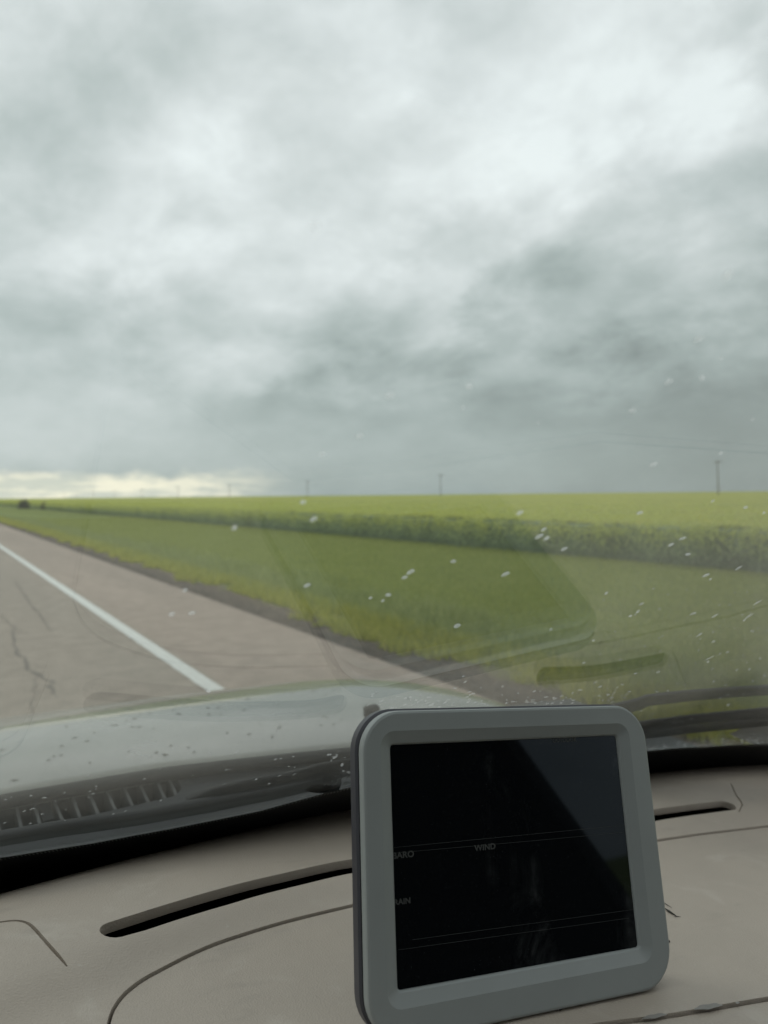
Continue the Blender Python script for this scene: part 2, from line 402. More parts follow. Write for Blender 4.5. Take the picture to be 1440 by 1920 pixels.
blades('roadside_weeds', 60000, (3.75, 4.7), (1.2, 70), (.04, .15), (.003, .007), WEED, 'yellow green weeds growing along the brown road edge', 1.8, .45,
       keep=lambda x, y: clump(x, y)*.75 + clump(x*3, y*3)*.4 + (x-3.75)/.8 > .38)
blades('long_verge_grass', 40000, (4.35, 6.2), (1.2, 60), (.06, .18), (.003, .007), LONG, 'longer bluish green grass behind the roadside weeds', 1.8, .4,
       keep=lambda x, y: (clump(x+5, y) + (.9-abs(x-5.0)) > .25) & inview(x, y))
# ---- gravel crumbs along the asphalt edge
n = 5000; gy = 2+45*rng.random(n)**1.8; gx = np.maximum(rng.normal(3.78, .16, n), 3.5); gs = rng.uniform(.006, .022, n)
V = []; 
base = np.array([(1, 0, 0), (-1, 0, 0), (0, 1, 0), (0, -1, 0), (0, 0, 1)], float)
P = base[None]*gs[:, None, None]*rng.uniform(.6, 1.2, (n, 5, 1)) + np.c_[gx, gy, np.full(n, -.004)][:, None, :]
fi = np.array([(0, 2, 4), (2, 1, 4), (1, 3, 4), (3, 0, 4)]); Fi = (np.arange(n)*5)[:, None, None]+fi[None]
o = fastmesh('gravel', P.reshape(-1, 3), Fi.reshape(-1, 3), 3, simple('gravel_stone', (.15, .13, .11), .9, .35, 30), {'tone': np.zeros(n*5)})
tag(o, 'loose brown grit along the broken road edge', 'gravel', kind='stuff')

# ---- canola crop
CX0 = 12.8
def top(x, y):     # canopy height
    return .86
gxs = np.concatenate([np.linspace(CX0+.75, 30, 60), np.geomspace(31, 5200, 60)])
gys = np.concatenate([np.linspace(-10, 90, 200), np.geomspace(91, 6000, 110)])
V = np.array([(x, y, .80+.07*mnoise.noise(Vector((x*1.3, y*1.3, 0)))*(1 if x < 60 else 0)) for y in gys for x in gxs])
nx = len(gxs); ii, jj = np.meshgrid(np.arange(nx-1), np.arange(len(gys)-1)); a = (jj*nx+ii).ravel()
Fi = np.c_[a, a+1, a+1+nx, a+nx]
# front face of the stand under the canopy
vb = len(V); 

o = fastmesh('canola_canopy', V, Fi, 4, CANOPY, smooth=True)
tag(o, 'yellow green flowering canola field stretching to the horizon', 'crop field', kind='stuff')
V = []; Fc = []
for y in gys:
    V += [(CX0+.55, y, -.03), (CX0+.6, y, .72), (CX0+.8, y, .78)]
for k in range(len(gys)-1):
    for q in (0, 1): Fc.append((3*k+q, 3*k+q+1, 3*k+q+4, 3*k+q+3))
o = mesh('canola_understory', V, Fc, simple('shaded_stems', (.17, .22, .13), .9, .3, 2), None)  # plain sheet, shade of the crop interior put into its green
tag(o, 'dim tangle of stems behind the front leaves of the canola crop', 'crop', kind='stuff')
def quads(P, size, aspect, tilt, tone):
    n = len(P); a = rng.uniform(0, 2*math.pi, n); t = rng.normal(0, tilt, n)
    ux = np.c_[np.cos(a), np.sin(a), np.zeros(n)]
    uz = np.c_[-np.sin(a)*np.sin(t), np.cos(a)*np.sin(t), np.cos(t)]
    s = size[:, None]; V = np.stack([P-ux*s*aspect*.35, P+uz*s-ux*s*0.0, P+ux*s*aspect*.35, P-uz*s], 1)
    return V, np.repeat(tone, 4)
def crop(n, xr, yr, bx, by, sc):
    x = xr[0]+(xr[1]-xr[0])*rng.random(n)**bx; y = yr[0]+(yr[1]-yr[0])*rng.random(n)**by
    m_ = (y > .52*x-3); x = x[m_]; y = y[m_]; n = len(x)
    x = x + .07*np.sin(y*1.7)+.06*np.sin(y*5.1)+rng.normal(0, .12, n)
    h = .88+.08*rng.normal(size=n)+.03*np.sin(y*.8+x)
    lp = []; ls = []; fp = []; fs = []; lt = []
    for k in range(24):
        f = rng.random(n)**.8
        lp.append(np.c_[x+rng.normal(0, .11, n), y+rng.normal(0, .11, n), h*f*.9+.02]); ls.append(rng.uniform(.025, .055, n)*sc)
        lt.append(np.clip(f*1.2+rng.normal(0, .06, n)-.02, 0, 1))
    for k in range(8):
        f = .66+.3*rng.random(n)
        fp.append(np.c_[x+rng.normal(0, .10, n), y+rng.normal(0, .10, n), h*f]); fs.append(rng.uniform(.012, .03, n)*sc)
    return np.vstack(lp), np.concatenate(ls), np.concatenate(lt), np.vstack(fp), np.concatenate(fs)
A = [crop(9000, (CX0, 17.5), (3, 75), 1.1, 1.2, 1.), crop(5000, (17., 32), (5, 95), 1., 1.1, 1.4), crop(6000, (CX0, 22), (75, 330), 1.4, 1.4, 2.3)]
lp = np.vstack([a[0] for a in A]); ls = np.concatenate([a[1] for a in A]); lt = np.concatenate([a[2] for a in A])
fp = np.vstack([a[3] for a in A]); fs = np.concatenate([a[4] for a in A])
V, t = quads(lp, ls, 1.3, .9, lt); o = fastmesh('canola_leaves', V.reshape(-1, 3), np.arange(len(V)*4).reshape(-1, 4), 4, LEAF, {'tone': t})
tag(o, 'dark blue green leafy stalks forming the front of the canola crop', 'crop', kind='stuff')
V, t = quads(fp, fs, 2.6, 1.2, rng.random(len(fp))); o = fastmesh('canola_flowers', V.reshape(-1, 3), np.arange(len(V)*4).reshape(-1, 4), 4, FLOWER, {'tone': t})
tag(o, 'yellow flower heads on top of the canola stalks', 'flowers', kind='stuff')

# ---- utility poles
def tube(name, pts, radii, mat, parent=None, seg=10, cap=True):
    V = []; Fc = []
    pts = [np.asarray(p, float) for p in pts]
    for i, p in enumerate(pts):
        t = unit(pts[min(i+1, len(pts)-1)]-pts[max(i-1, 0)])
        ref = np.array([0, 0, 1.]) if abs(t[2]) < .9 else np.array([1., 0, 0])
        a = unit(np.cross(t, ref)); b = np.cross(t, a)
        for k in range(seg):
            th = 2*math.pi*k/seg; r = radii[i] if hasattr(radii, '__len__') else radii
            V.append(p+(a*math.cos(th)+b*math.sin(th))*r)
        if i:
            for k in range(seg):
                k2 = (k+1) % seg; o1 = (i-1)*seg; o2 = i*seg
                Fc.append((o1+k, o1+k2, o2+k2, o2+k))
    if cap:
        Fc.append(tuple(range(seg-1, -1, -1))); Fc.append(tuple(range((len(pts)-1)*seg, len(pts)*seg)))
    return mesh(name, V, Fc, mat, parent, True)
XP = 150.0; Y1 = 109.0; DY = 107.5
PH = 8.45
def box(name, c, s, mat, parent=None, R=None, bev=0.):
    bm = bmesh.new(); bmesh.ops.create_cube(bm, size=1.0)
    for v_ in bm.verts: v_.co = Vector((v_.co.x*s[0], v_.co.y*s[1], v_.co.z*s[2]))
    if bev: bmesh.ops.bevel(bm, geom=list(bm.edges), offset=bev, segments=3, affect='EDGES', profile=.5)
    if R is not None: bmesh.ops.transform(bm, matrix=R, verts=bm.verts)
    bmesh.ops.translate(bm, vec=Vector([float(q) for q in c]), verts=bm.verts)
    me = bpy.data.meshes.new(name); bm.to_mesh(me); bm.free(); me.materials.append(mat)
    if bev: me.shade_smooth()
    o = bpy.data.objects.new(name, me); COL.objects.link(o)
    if parent is not None: o.parent = parent
    return o
p0 = empty('utility_pole', (XP, Y1, 0))
tube('shaft', [(0, 0, 0), (0, 0, PH*.5), (0, 0, PH)], [.15, .13, .10], WOOD, p0)
ar = box('crossarm', (0, -.2, PH-.45), (2.4, .14, .16), WOOD, p0)
for q in (-1.05, -.4, .4, 1.05):
    tube('insulator', [(q, -.2, PH-.37), (q, -.2, PH-.27), (q, -.2, PH-.14)], [.05, .07, .03], WOOD, p0, 8)
lab = ['utility pole at the right, tallest and nearest, leaning slightly left, above the canola',
       'utility pole above the centre of the frame, second nearest, behind the canola field',
       'small utility pole left of the centre pole, third nearest on the horizon',
       'faint utility pole at the right end of the pale cream gap in the clouds',
       'faint utility pole in front of the cream cloud gap, fifth nearest',
       'tiny utility pole in the cream cloud gap, sixth nearest in the line',
       'tiny utility pole in the cream cloud gap, seventh nearest in the line',
       'speck of a utility pole in the cream cloud gap, eighth nearest in the line',
       'speck of a utility pole in the cream cloud gap, ninth nearest in the line',
       'farthest visible speck of a utility pole near the left edge']
for i, lb in enumerate(lab):
    r = p0 if i == 0 else p0.copy()
    if i:
        COL.objects.link(r)
        for ch in list(p0.children):
            c = ch.copy(); COL.objects.link(c); c.parent = r
    r.location = (XP, Y1+DY*i, 0)
    tag(r, lb, 'utility pole', 'utility poles crossing the canola field')
p0.rotation_euler = (0, math.radians(-3.6), 0)

# ---- low bush at the far edge of the crop
def bush(px, dist, hgt, label):
    d = ray(px, 945); d = d/np.linalg.norm(d[:2]); c = (d[0]*dist, d[1]*dist, 0)
    e = empty('bush', c); n = 700
    th = rng.uniform(0, 2*math.pi, n); ph = rng.random(n); rr = rng.uniform(.35, 1., n)
    P = np.c_[np.cos(th)*np.sqrt(1-ph**2)*rr*hgt*.62, np.sin(th)*np.sqrt(1-ph**2)*rr*hgt*.62, .15+ph*rr*hgt*.9]
    P[:, 2] += .12*np.sin(th*3)
    V, t = quads(P, rng.uniform(.06, .16, n), 1.3, .9, rng.random(n)*.4)
    o = fastmesh('foliage', V.reshape(-1, 3), np.arange(n*4).reshape(-1, 4), 4, simple('bush_leaf', (.08, .09, .075), .9, .3, 3), {'tone': t}); o.parent = e
    for k in range(5):
        a = k*1.3; tube('stem', [(0, 0, 0), (.1*math.cos(a), .1*math.sin(a), hgt*.3), (.3*math.cos(a), .3*math.sin(a), hgt*.6)], [.03, .02, .01], WOOD, e, 6)
    tag(e, label, 'bush')
bush(45, 118, 1.5, 'small dark rounded bush in front of the crop near the left edge')
bush(84, 112, .9, 'low flat dark bush right of the rounded bush on the far verge')

# ================================================================== car
car = empty('car', (0, 0, 0))
tag(car, 'silver car seen from inside, with beige dashboard, black wipers and wet windscreen', 'car')
UP = np.array([0, 0, H])
GN = unit([.0493, .5438, .8377]); GP = np.array([.2, .6571, -.30])
def gz(x, y):                 # inner face of the windscreen, camera-height relative
    ax_ = math.sqrt(x*x+.05**2)-.05 if x < .1 else x-.04
    ax_ = abs(ax_)
    z = GP[2] - (.0493*(ax_+.04-.2)+.5438*(y-GP[1]))/.8377
    return z - .43*max(0, abs(x)-.62)**2
def dzf(x, y=.5):             # dashboard top
    z = -.245 - .11*(math.sqrt(x*x+.03**2))
    z -= .25*max(0, abs(x)-.85)**2
    z += .05*max(0, .45-y)
    # soft dip between the pad ridge and the seam of the centre panel
    yc = .014+float(np.interp(x, (-.1, 0, .08, .107, .165, .25, .35, .48, .66, .8, .95), (.40, .41, .425, .442, .459, .468, .475, .479, .472, .46, .445)))
    z -= .013/(1+math.exp(-(yc-y)/.0085))
    if y < .30: z -= 1.2*(.30-y)**2
    yr = float(np.interp(abs(x), (.03, .136, .318, .50, .692, .906), (.480, .510, .552, .560, .555, .545)))
    if y > yr: z -= 2.0*(y-yr)**2
    return z
def hit(fn, x, y, off=0.):
    d = ray(x, y); lo, hi = .02, 3.
    f = lambda t: d[2]*t - fn(d[0]*t, d[1]*t) - off
    up = f(lo) > 0
    t = lo                    # march to the first crossing
    while t < hi:
        t2 = t+max(.004, t*.01)
        if (f(t2) > 0) != up: break
        t = t2
    lo, hi = t, min(t2, hi)
    for k in range(60):
        m_ = (lo+hi)/2
        if (f(m_) > 0) == up: lo = m_
        else: hi = m_
    return d*lo
def ondash(x, y): return hit(dzf, x, y)
def hitg(x, y, off=0.):       # windscreen from inside (ray starts below the glass)
    return hit(gz, x, y, off)
def grid(name, fn, xs, ys, mat, parent, smooth=True):
    V = [(x, y, fn(x, y)+H) for y in ys for x in xs]; nx = len(xs)
    Fc = [(j*nx+i, j*nx+i+1, (j+1)*nx+i+1, (j+1)*nx+i) for j in range(len(ys)-1) for i in range(nx-1)]
    return mesh(name, V, Fc, mat, parent, smooth)
# --- windscreen, 5 mm slab
def basey(x): return .705-.16*max(0, abs(x)-.55)**1.6
def edge_g(x, v_):            # v 0 at base .. 1 at header
    y = basey(x)*(1-v_)+(-.16)*v_
    xx = x*(1-.16*v_)
    return xx, y
xs = np.linspace(-.97, .97, 80); vs = np.linspace(0, 1, 60)
V = []
for off in (0., .005):
    for v_ in vs:
        for x in xs:
            a, b = edge_g(x, v_); V.append((a, b+off*.54, gz(a, b)+H+off*.84))
nx, ny = len(xs), len(vs); K = nx*ny; Fc = []
for j in range(ny-1):
    for i in range(nx-1):
        q = j*nx+i; Fc.append((q, q+nx, q+nx+1, q+1)); Fc.append((K+q, K+q+1, K+q+nx+1, K+q+nx))
wind = mesh('windscreen', V, Fc, GLASS, car, True)
tag(wind, None)
# --- frit: black ceramic border with comb edge on the inner face, plus a black gutter skirt
f0 = [(-60, 1612), (0, 1612), (170, 1585), (330, 1555), (480, 1525), (600, 1492), (660, 1478), (760, 1462), (900, 1440), (1050, 1422), (1200, 1412), (1320, 1403), (1440, 1398), (1560, 1394)]
FP = [hitg(x, y, -.0012) for x, y in f0]
fx = np.array([p[0] for p in FP]); fy = np.array([p[1] for p in FP])
def frit_y(x): return float(np.interp(abs(x) if x < fx[0] else x, fx, fy))
V = []; Fc = []
X = np.linspace(-.95, .95, 300)
for i, x in enumerate(X):
    y1 = frit_y(x)-.005
    for k in range(5):
        y = y1+(basey(x)-y1)*k/4*.995
        V.append((x, y, gz(x, y)-.0012+H))
    V.append((x, basey(x)-.004, gz(x, basey(x))-.16+H))  # added black skirt stands in for the unlit gutter behind the dash
    if i:
        for k in range(5): q = 6*i+k; Fc.append((q-6, q, q+1, q-5))
mesh('frit_and_gutter', V, Fc, BLACK, wind)
V = []; Fc = []; x = -.1
while x < .95:                # fine hatch printed along the top of the band
    y1 = frit_y(x)+.0005; b = len(V); hh = .0045*(1+.2*random.random()); dxx = -.0016
    for (ox, oy) in ((0, 0), (.0008, 0), (.0008+dxx, -hh), (dxx, -hh)):
        V.append((x+ox, y1+oy, gz(x+ox, y1+oy)-.0016+H))
    Fc.append((b, b+1, b+2, b+3)); x += .0026
mesh('frit_hatch', V, Fc, simple('frit_grey', (.30, .32, .31), .4, .4, 60), wind)
# --- dashboard skin: closed slab, slots and panel gaps cut out
def slab(xs, ys, fn, th):
    bm = bmesh.new(); T = [[bm.verts.new((x, y, fn(x, y))) for x in xs] for y in ys]
    Bt = [[bm.verts.new((x, y, fn(x, y)-th)) for x in xs] for y in ys]
    ny, nx = len(ys), len(xs)
    for j in range(ny-1):
        for i in range(nx-1):
            bm.faces.new((T[j][i], T[j][i+1], T[j+1][i+1], T[j+1][i])); bm.faces.new((Bt[j][i], Bt[j+1][i], Bt[j+1][i+1], Bt[j][i+1]))
    for i in range(nx-1):
        bm.faces.new((T[0][i+1], T[0][i], Bt[0][i], Bt[0][i+1])); bm.faces.new((T[-1][i], T[-1][i+1], Bt[-1][i+1], Bt[-1][i]))
    for j in range(ny-1):
        bm.faces.new((T[j][0], T[j+1][0], Bt[j+1][0], Bt[j][0])); bm.faces.new((T[j+1][-1], T[j][-1], Bt[j][-1], Bt[j+1][-1]))
    return bm
def prism(poly, z0, z1):
    bm = bmesh.new(); a = [bm.verts.new((p[0], p[1], z0)) for p in poly]; b = [bm.verts.new((p[0], p[1], z1)) for p in poly]
    n = len(poly); bm.faces.new(a[::-1]); bm.faces.new(b)
    for i in range(n): j = (i+1) % n; bm.faces.new((a[i], a[j], b[j], b[i]))
    bmesh.ops.recalc_face_normals(bm, faces=bm.faces); return bm
def toobj(bm, name):
    me = bpy.data.meshes.new(name); bm.to_mesh(me); bm.free(); o = bpy.data.objects.new(name, me); COL.objects.link(o); return o
def boolean(o, cutters, op='DIFFERENCE', bev=0.):
    for c in cutters:
        m_ = o.modifiers.new('b', 'BOOLEAN'); m_.operation = op; m_.object = c; m_.solver = 'EXACT'
    if bev:
        m_ = o.modifiers.new('v', 'BEVEL'); m_.width = bev; m_.segments = 3; m_.limit_method = 'ANGLE'; m_.angle_limit = math.radians(50)
    dg = bpy.context.evaluated_depsgraph_get(); me = bpy.data.meshes.new_from_object(o.evaluated_get(dg))
    o.modifiers.clear(); o.data = me
    for c in cutters:
        bpy.data.objects.remove(c)
    return o
def smoothpoly(pts, closed=True, n=8):
    P = [np.asarray(p[:2], float) for p in pts]; out = []; N_ = len(P)
    rg = range(N_) if closed else range(N_-1)
    for i in rg:
        p0_, p1_, p2_, p3_ = (P[(i-1) % N_] if closed or i else P[i]), P[i], P[(i+1) % N_], (P[(i+2) % N_] if closed or i+2 < N_ else P[i+1])
        for k in range(n):
            t = k/n
            out.append(.5*((2*p1_)+(-p0_+p2_)*t+(2*p0_-5*p1_+4*p2_-p3_)*t*t+(-p0_+3*p1_-3*p2_+p3_)*t**3))
    if not closed: out.append(P[-1])
    return out
# slot outlines (opening at the surface), from the two ends seen
def slotpoly(pl, w, e0=None):
    """pl centre line in (x,y); half width w; rounded ends"""
    C = smoothpoly(pl, False, 8); L_, R_ = [], []
    for i, p in enumerate(C):
        t = unit(C[min(i+1, len(C)-1)]-C[max(i-1, 0)]); nrm = np.array([-t[1], t[0]])
        L_.append(p+nrm*w); R_.append(p-nrm*w)
    def arc(c, d0, s):
        n0 = np.array([-d0[1], d0[0]])*s
        return [c+(n0*math.cos(a)+d0*s*math.sin(a))*w for a in [math.pi*k/8 for k in range(1, 8)]]
    tE = unit(C[-1]-C[-2]); tS = unit(C[1]-C[0])
    return L_+arc(C[-1], tE, 1)+R_[::-1]+arc(C[0], -tS, 1)[::1]
def D2(x, y): return ondash(x, y)[:2]
# visible opening: near edge = lower outline in the picture
SL = [D2(215, 1742), D2(330, 1706), D2(450, 1671), D2(560, 1644), D2(640, 1626), D2(700, 1618)]
SR = [D2(1120, 1551), D2(1210, 1530), D2(1290, 1518), D2(1362, 1509)]
slotL = slotpoly(SL, .0085); slotR = slotpoly(SR, .0092)
xs = np.linspace(-.80, 1.02, 230); ys = np.concatenate([np.linspace(.05, .30, 26), np.linspace(.302, .585, 110), np.linspace(.59, .70, 24)])
dash = toobj(slab(xs, ys, dzf, .0065), 'dashboard')
# centre pad outline
pad = [ondash(x, y)[:2] for x, y in ((205, 1925), (216, 1890), (245, 1855), (300, 1820), (400, 1772), (520, 1733), (665, 1697), (800, 1664), (960, 1626), (1100, 1599), (1220, 1578), (1330, 1562), (1440, 1549), (1560, 1534))]
pad_s = smoothpoly(pad, False, 8)
e = pad_s[-1]; s_ = pad_s[0]
bot = [ondash(x, y)[:2] for x, y in ((1600, 1850), (1440, 1874), (1330, 1893), (1240, 1908), (1130, 1922), (1000, 1945), (800, 1985))]
padpoly = pad_s+[np.array([.96, e[1]-.02])]+[np.array([.96, bot[0][1]-.01])]+smoothpoly(bot, False, 6)+[np.array([s_[0]+.01, .235])]
def offset(poly, d):
    P = [np.asarray(p) for p in poly]; n = len(P); out = []
    area = sum(P[i][0]*P[(i+1) % n][1]-P[(i+1) % n][0]*P[i][1] for i in range(n)); sg = -1 if area > 0 else 1
    for i in range(n):
        t = unit(P[(i+1) % n]-P[i-1]); out.append(P[i]+sg*d*np.array([-t[1], t[0]]))
    return out
corner = smoothpoly([ondash(x, y)[:2] for x, y in ((-60, 1738), (0, 1729), (30, 1726), (52, 1731), (68, 1745), (95, 1776), (126, 1812))], False, 6)
def groove(line, w):
    L_, R_ = [], []
    for i, p in enumerate(line):
        t = unit(line[min(i+1, len(line)-1)]-line[max(i-1, 0)]); nrm = np.array([-t[1], t[0]])
        ww = w*min(1., .35+i/6, .35+(len(line)-1-i)/6)
        L_.append(p+nrm*ww); R_.append(p-nrm*ww)
    return L_+R_[::-1]
tick = smoothpoly([ondash(x, y)[:2] for x, y in ((1370, 1468), (1380, 1490), (1391, 1508), (1385, 1522))], False, 5)
def gcut(poly, depth):       # cutter that follows the surface, depth below it
    bm = bmesh.new(); n = len(poly)
    a = [bm.verts.new((p[0], p[1], dzf(p[0], p[1])-depth)) for p in poly]; b = [bm.verts.new((p[0], p[1], dzf(p[0], p[1])+.02)) for p in poly]
    h = n//2
    for i in range(h-1):
        j = n-1-i
        bm.faces.new((a[i], a[i+1], a[j-1], a[j])); bm.faces.new((b[j], b[j-1], b[i+1], b[i]))
    for i in range(n): j = (i+1) % n; bm.faces.new((a[i], a[j], b[j], b[i]))
    bmesh.ops.recalc_face_normals(bm, faces=bm.faces); return toobj(bm, 'cut')
cut = [toobj(prism(slotL, -.6, .2), 'c1'), toobj(prism(slotR, -.6, .2), 'c2'), toobj(prism(offset(padpoly, .0016), -.6, .2), 'c3'),
       gcut(groove(corner, .0011), .003), gcut(groove(tick, .0009), .002)]
boolean(dash, cut, 'DIFFERENCE', .0020)
dash.data.materials.clear(); dash.data.materials.append(DASH); dash.parent = car; dash.location = (0, 0, H)
dash.data.shade_smooth()
def autosmooth(o, deg=35):
    me = o.data; bm = bmesh.new(); bm.from_mesh(me)
    for e_ in bm.edges:
        if len(e_.link_faces) == 2 and e_.calc_face_angle(0) > math.radians(deg): e_.smooth = False
    bm.to_mesh(me); bm.free()
autosmooth(dash)
xs = np.linspace(.03, .97, 150); ys = np.linspace(.2, .56, 90)
padfn = lambda x, y: dzf(x, y)-.0012+.0030*min(1, max(0, (.37-y)/.05))
pado = toobj(slab(xs, ys, padfn, .012), 'pad_panel')
boolean(pado, [toobj(prism(padpoly, -.6, .2), 'c')], 'INTERSECT', .0018)
pado.data.materials.clear(); pado.data.materials.append(DASH); pado.parent = dash
pado.data.shade_smooth(); autosmooth(pado)
# slab coloured black as unlit ducts, and lower dash body under the skin
xs = np.linspace(-.80, .99, 30); ys = np.linspace(.06, .69, 16)
u_ = toobj(slab(xs, ys, lambda x, y: dzf(x, y)-.045, .05), 'vent_duct'); u_.data.materials.append(HOLE); u_.parent = dash
lowerpoly = [(.05, -.31), (.05, -.75), (.12, -.75), (.3, -.45), (.6, -.40)]
mesh('lower_panel', [(x, y, z+H) for x in (-.8, .95) for y, z in ((.05, -.335), (.03, -.45), (.10, -.75), (.30, -.95))], [(0, 4, 5, 1), (1, 5, 6, 2), (2, 6, 7, 3)], CABIN, car)

# --- bonnet
def bz(x, y):
    t = y-.90
    z = -.333+.046*t-.222*t*t if t > 0 else -.333+.026*t
    z -= .022*x*x
    a = abs(x); z -= .5*max(0, a-.66)**2; z -= 5*max(0, a-.84)**2
    if t > .75: z -= 1.0*(t-.75)**2
    return z
brear = lambda x: float(np.interp(abs(x), (0, .06, .24, .48, .70, .90, 1.0), (.962, .961, .955, .912, .855, .785, .74)))
V = []; xs = np.linspace(-.99, .99, 90); ts = np.concatenate([[0], np.linspace(.0, 1., 60)])
nxx = len(xs)
for j, t in enumerate(ts):
    for x in xs:
        y = brear(x)+t*1.02
        V.append((x, y, bz(x, y)+H-(.02 if j == 0 else 0)))
Fc = [(j*nxx+i, j*nxx+i+1, (j+1)*nxx+i+1, (j+1)*nxx+i) for j in range(len(ts)-1) for i in range(nxx-1)]
bon = mesh('bonnet', V, Fc, SILVER, car, True)
# car nose and fenders below the bonnet
box('front_bumper', (0, 2.0, H-.95), (1.9, .25, .45), SILVER, car, bev=.06)
for s in (-1, 1): box('fender', (s*.97, 1.45, H-.78), (.06, 1.1, .50), SILVER, car, bev=.02)
# washer nozzle on the bonnet
nz = hit(bz, 697, 1345)
box('washer_nozzle', (nz[0], nz[1], bz(nz[0], nz[1])+H+.009), (.024, .018, .020), RUBBER, bon, bev=.006)
# --- cowl panel with grille opening
def cz(x, y): return -.345-.05*(max(0, .95-y))-.10*max(0, abs(x)-.6)**2
xs = np.linspace(-.95, .95, 60); ys = np.linspace(.66, .985, 16)
cow = toobj(slab(xs, ys, cz, .012), 'cowl_panel')
def oncowl(x, y): return hit(cz, x, y)
gr = [oncowl(x, y)[:2] for x, y in ((-80, 1528), (0, 1510), (80, 1492), (160, 1474), (240, 1459), (300, 1450), (330, 1457), (340, 1478), (328, 1492), (240, 1512), (160, 1530), (80, 1548), (20, 1560), (-80, 1580))]
g2 = [oncowl(x, y)[:2] for x, y in ((562, 1430), (572, 1420), (600, 1412), (640, 1408), (640, 1424), (600, 1432), (575, 1436))]
boolean(cow, [toobj(prism(gr, -.8, .2), 'c'), toobj(prism(g2, -.8, .2), 'c')], 'DIFFERENCE', .003)
cow.data.materials.clear(); cow.data.materials.append(COWL); cow.parent = car; cow.location = (0, 0, H); cow.data.shade_smooth(); autosmooth(cow)
box('plenum', (0, .83, H-.43), (1.8, .34, .02), HOLE, cow).location = (0, 0, -H)
box('plenum_wall', (0, .985, H-.405), (1.8, .02, .10), HOLE, cow).location = (0, 0, -H)
V = []; Fc = []
def bar(p, q, w, z0, dep):
    p = np.asarray(p); q = np.asarray(q); t = unit(q-p); nn = np.array([-t[1], t[0]])*w
    b = len(V)
    for zq in (z0, z0-dep):
        for c in (p-nn, p+nn, q+nn, q-nn): V.append((c[0], c[1], zq(c) if callable(zq) else zq))
    Fc.extend([(b, b+1, b+2, b+3), (b+4, b+7, b+6, b+5), (b, b+4, b+5, b+1), (b+1, b+5, b+6, b+2), (b+2, b+6, b+7, b+3), (b+3, b+7, b+4, b)])
for (x0, y0, x1, y1) in ((30, 1505, 40, 1543), (63, 1500, 75, 1536), (-10, 1512, 0, 1552), (98, 1493, 118, 1530), (133, 1486, 150, 1522), (165, 1480, 184, 1516), (196, 1472, 217, 1510), (228, 1466, 250, 1504), (258, 1460, 280, 1498), (288, 1452, 312, 1493), (314, 1452, 332, 1484)):
    V = []; Fc = []; bar(oncowl(x0, y0-6)[:2], oncowl(x1, y1+6)[:2], .0016, H-.350, .025); mesh('grille_fin', V, Fc, GRILLE, cow).location = (0, 0, -H)
for (x0, y0, x1, y1) in ((582, 1416, 596, 1436), (608, 1411, 622, 1432)): 
    V = []; Fc = []; bar(oncowl(x0, y0-3)[:2], oncowl(x1, y1+3)[:2], .0016, H-.352, .02); mesh('grille_fin', V, Fc, GRILLE, cow).location = (0, 0, -H)
# divider post in the grille
pp = oncowl(86, 1512); box('grille_post', (pp[0], pp[1], -.362), (.012, .05, .02), RUBBER, cow)
# rubber seal strip along the rear bonnet edge
pts = [(x, brear(x)-.012, bz(x, brear(x))-.006+H) for x in np.linspace(-.92, .92, 60)]
tube('bonnet_seal', pts, .0085, RUBBER, cow, 8).location = (0, 0, -H)
# lower glass moulding
pts = [(x, basey(x)+.012, gz(x, basey(x))+H+.004) for x in np.linspace(-.93, .93, 60)]
tube('glass_moulding', pts, .010, RUBBER, car, 8)

# --- wipers (parked low on the glass)
def ribbon(name, top, bottom, off, thick, mat, parent):
    """solid bar between two outlines lying 'off' above the outer glass face"""
    n = 28; V = []; Fc = []
    tx = np.array(top, float); bx = np.array(bottom, float)
    def samp(P, u):
        d = np.r_[0, np.cumsum(np.hypot(*np.diff(P, axis=0).T))]; d /= d[-1]
        return np.interp(u, d, P[:, 0]), np.interp(u, d, P[:, 1])
    for i in range(n):
        u = i/(n-1); a = hitg(*samp(tx, u), off); b = hitg(*samp(bx, u), off)
        m_ = (a+b)/2
        prof = [a, a*.7+b*.3+GN*thick*.75, m_+GN*thick, a*.3+b*.7+GN*thick*.75, b, b-GN*thick*.3, a-GN*thick*.3]
        V += [p+UP for p in prof]
        if i:
            for k in range(7): q = 7*i; k2 = (k+1) % 7; Fc.append((q-7+k, q-7+k2, q+k2, q+k))
    Fc.append(tuple(range(7))); Fc.append(tuple(7*(n-1)+k for k in range(6, -1, -1)))
    return mesh(name, V, Fc, mat, parent, True)
wa = ribbon('wiper_arm', [(1120, 1330), (1170, 1318), (1205, 1309), (1215, 1305), (1290, 1297), (1370, 1291), (1450, 1286), (1560, 1282)],
            [(1120, 1345), (1180, 1333), (1203, 1327), (1213, 1321), (1290, 1312), (1370, 1305), (1450, 1300), (1560, 1297)], .03, .006, WIPER, car)
wb = ribbon('wiper_blade', [(1140, 1362), (1190, 1355), (1300, 1341), (1440, 1327), (1560, 1318)], [(1140, 1384), (1190, 1374), (1300, 1359), (1440, 1345), (1560, 1336)], .020, .006, WIPER, car)
ribbon('rubber_edge', [(1140, 1384), (1195, 1374), (1300, 1359), (1440, 1345), (1560, 1336)], [(1140, 1396), (1195, 1386), (1300, 1373), (1440, 1360), (1560, 1350)], .014, .003, RUBBER, wb)
wl = ribbon('wiper_arm', [(350, 1500), (400, 1478), (470, 1461), (540, 1450), (600, 1432), (680, 1418)], [(350, 1512), (400, 1500), (470, 1486), (540, 1474), (600, 1460), (680, 1450)], .020, .006, WIPER, car)
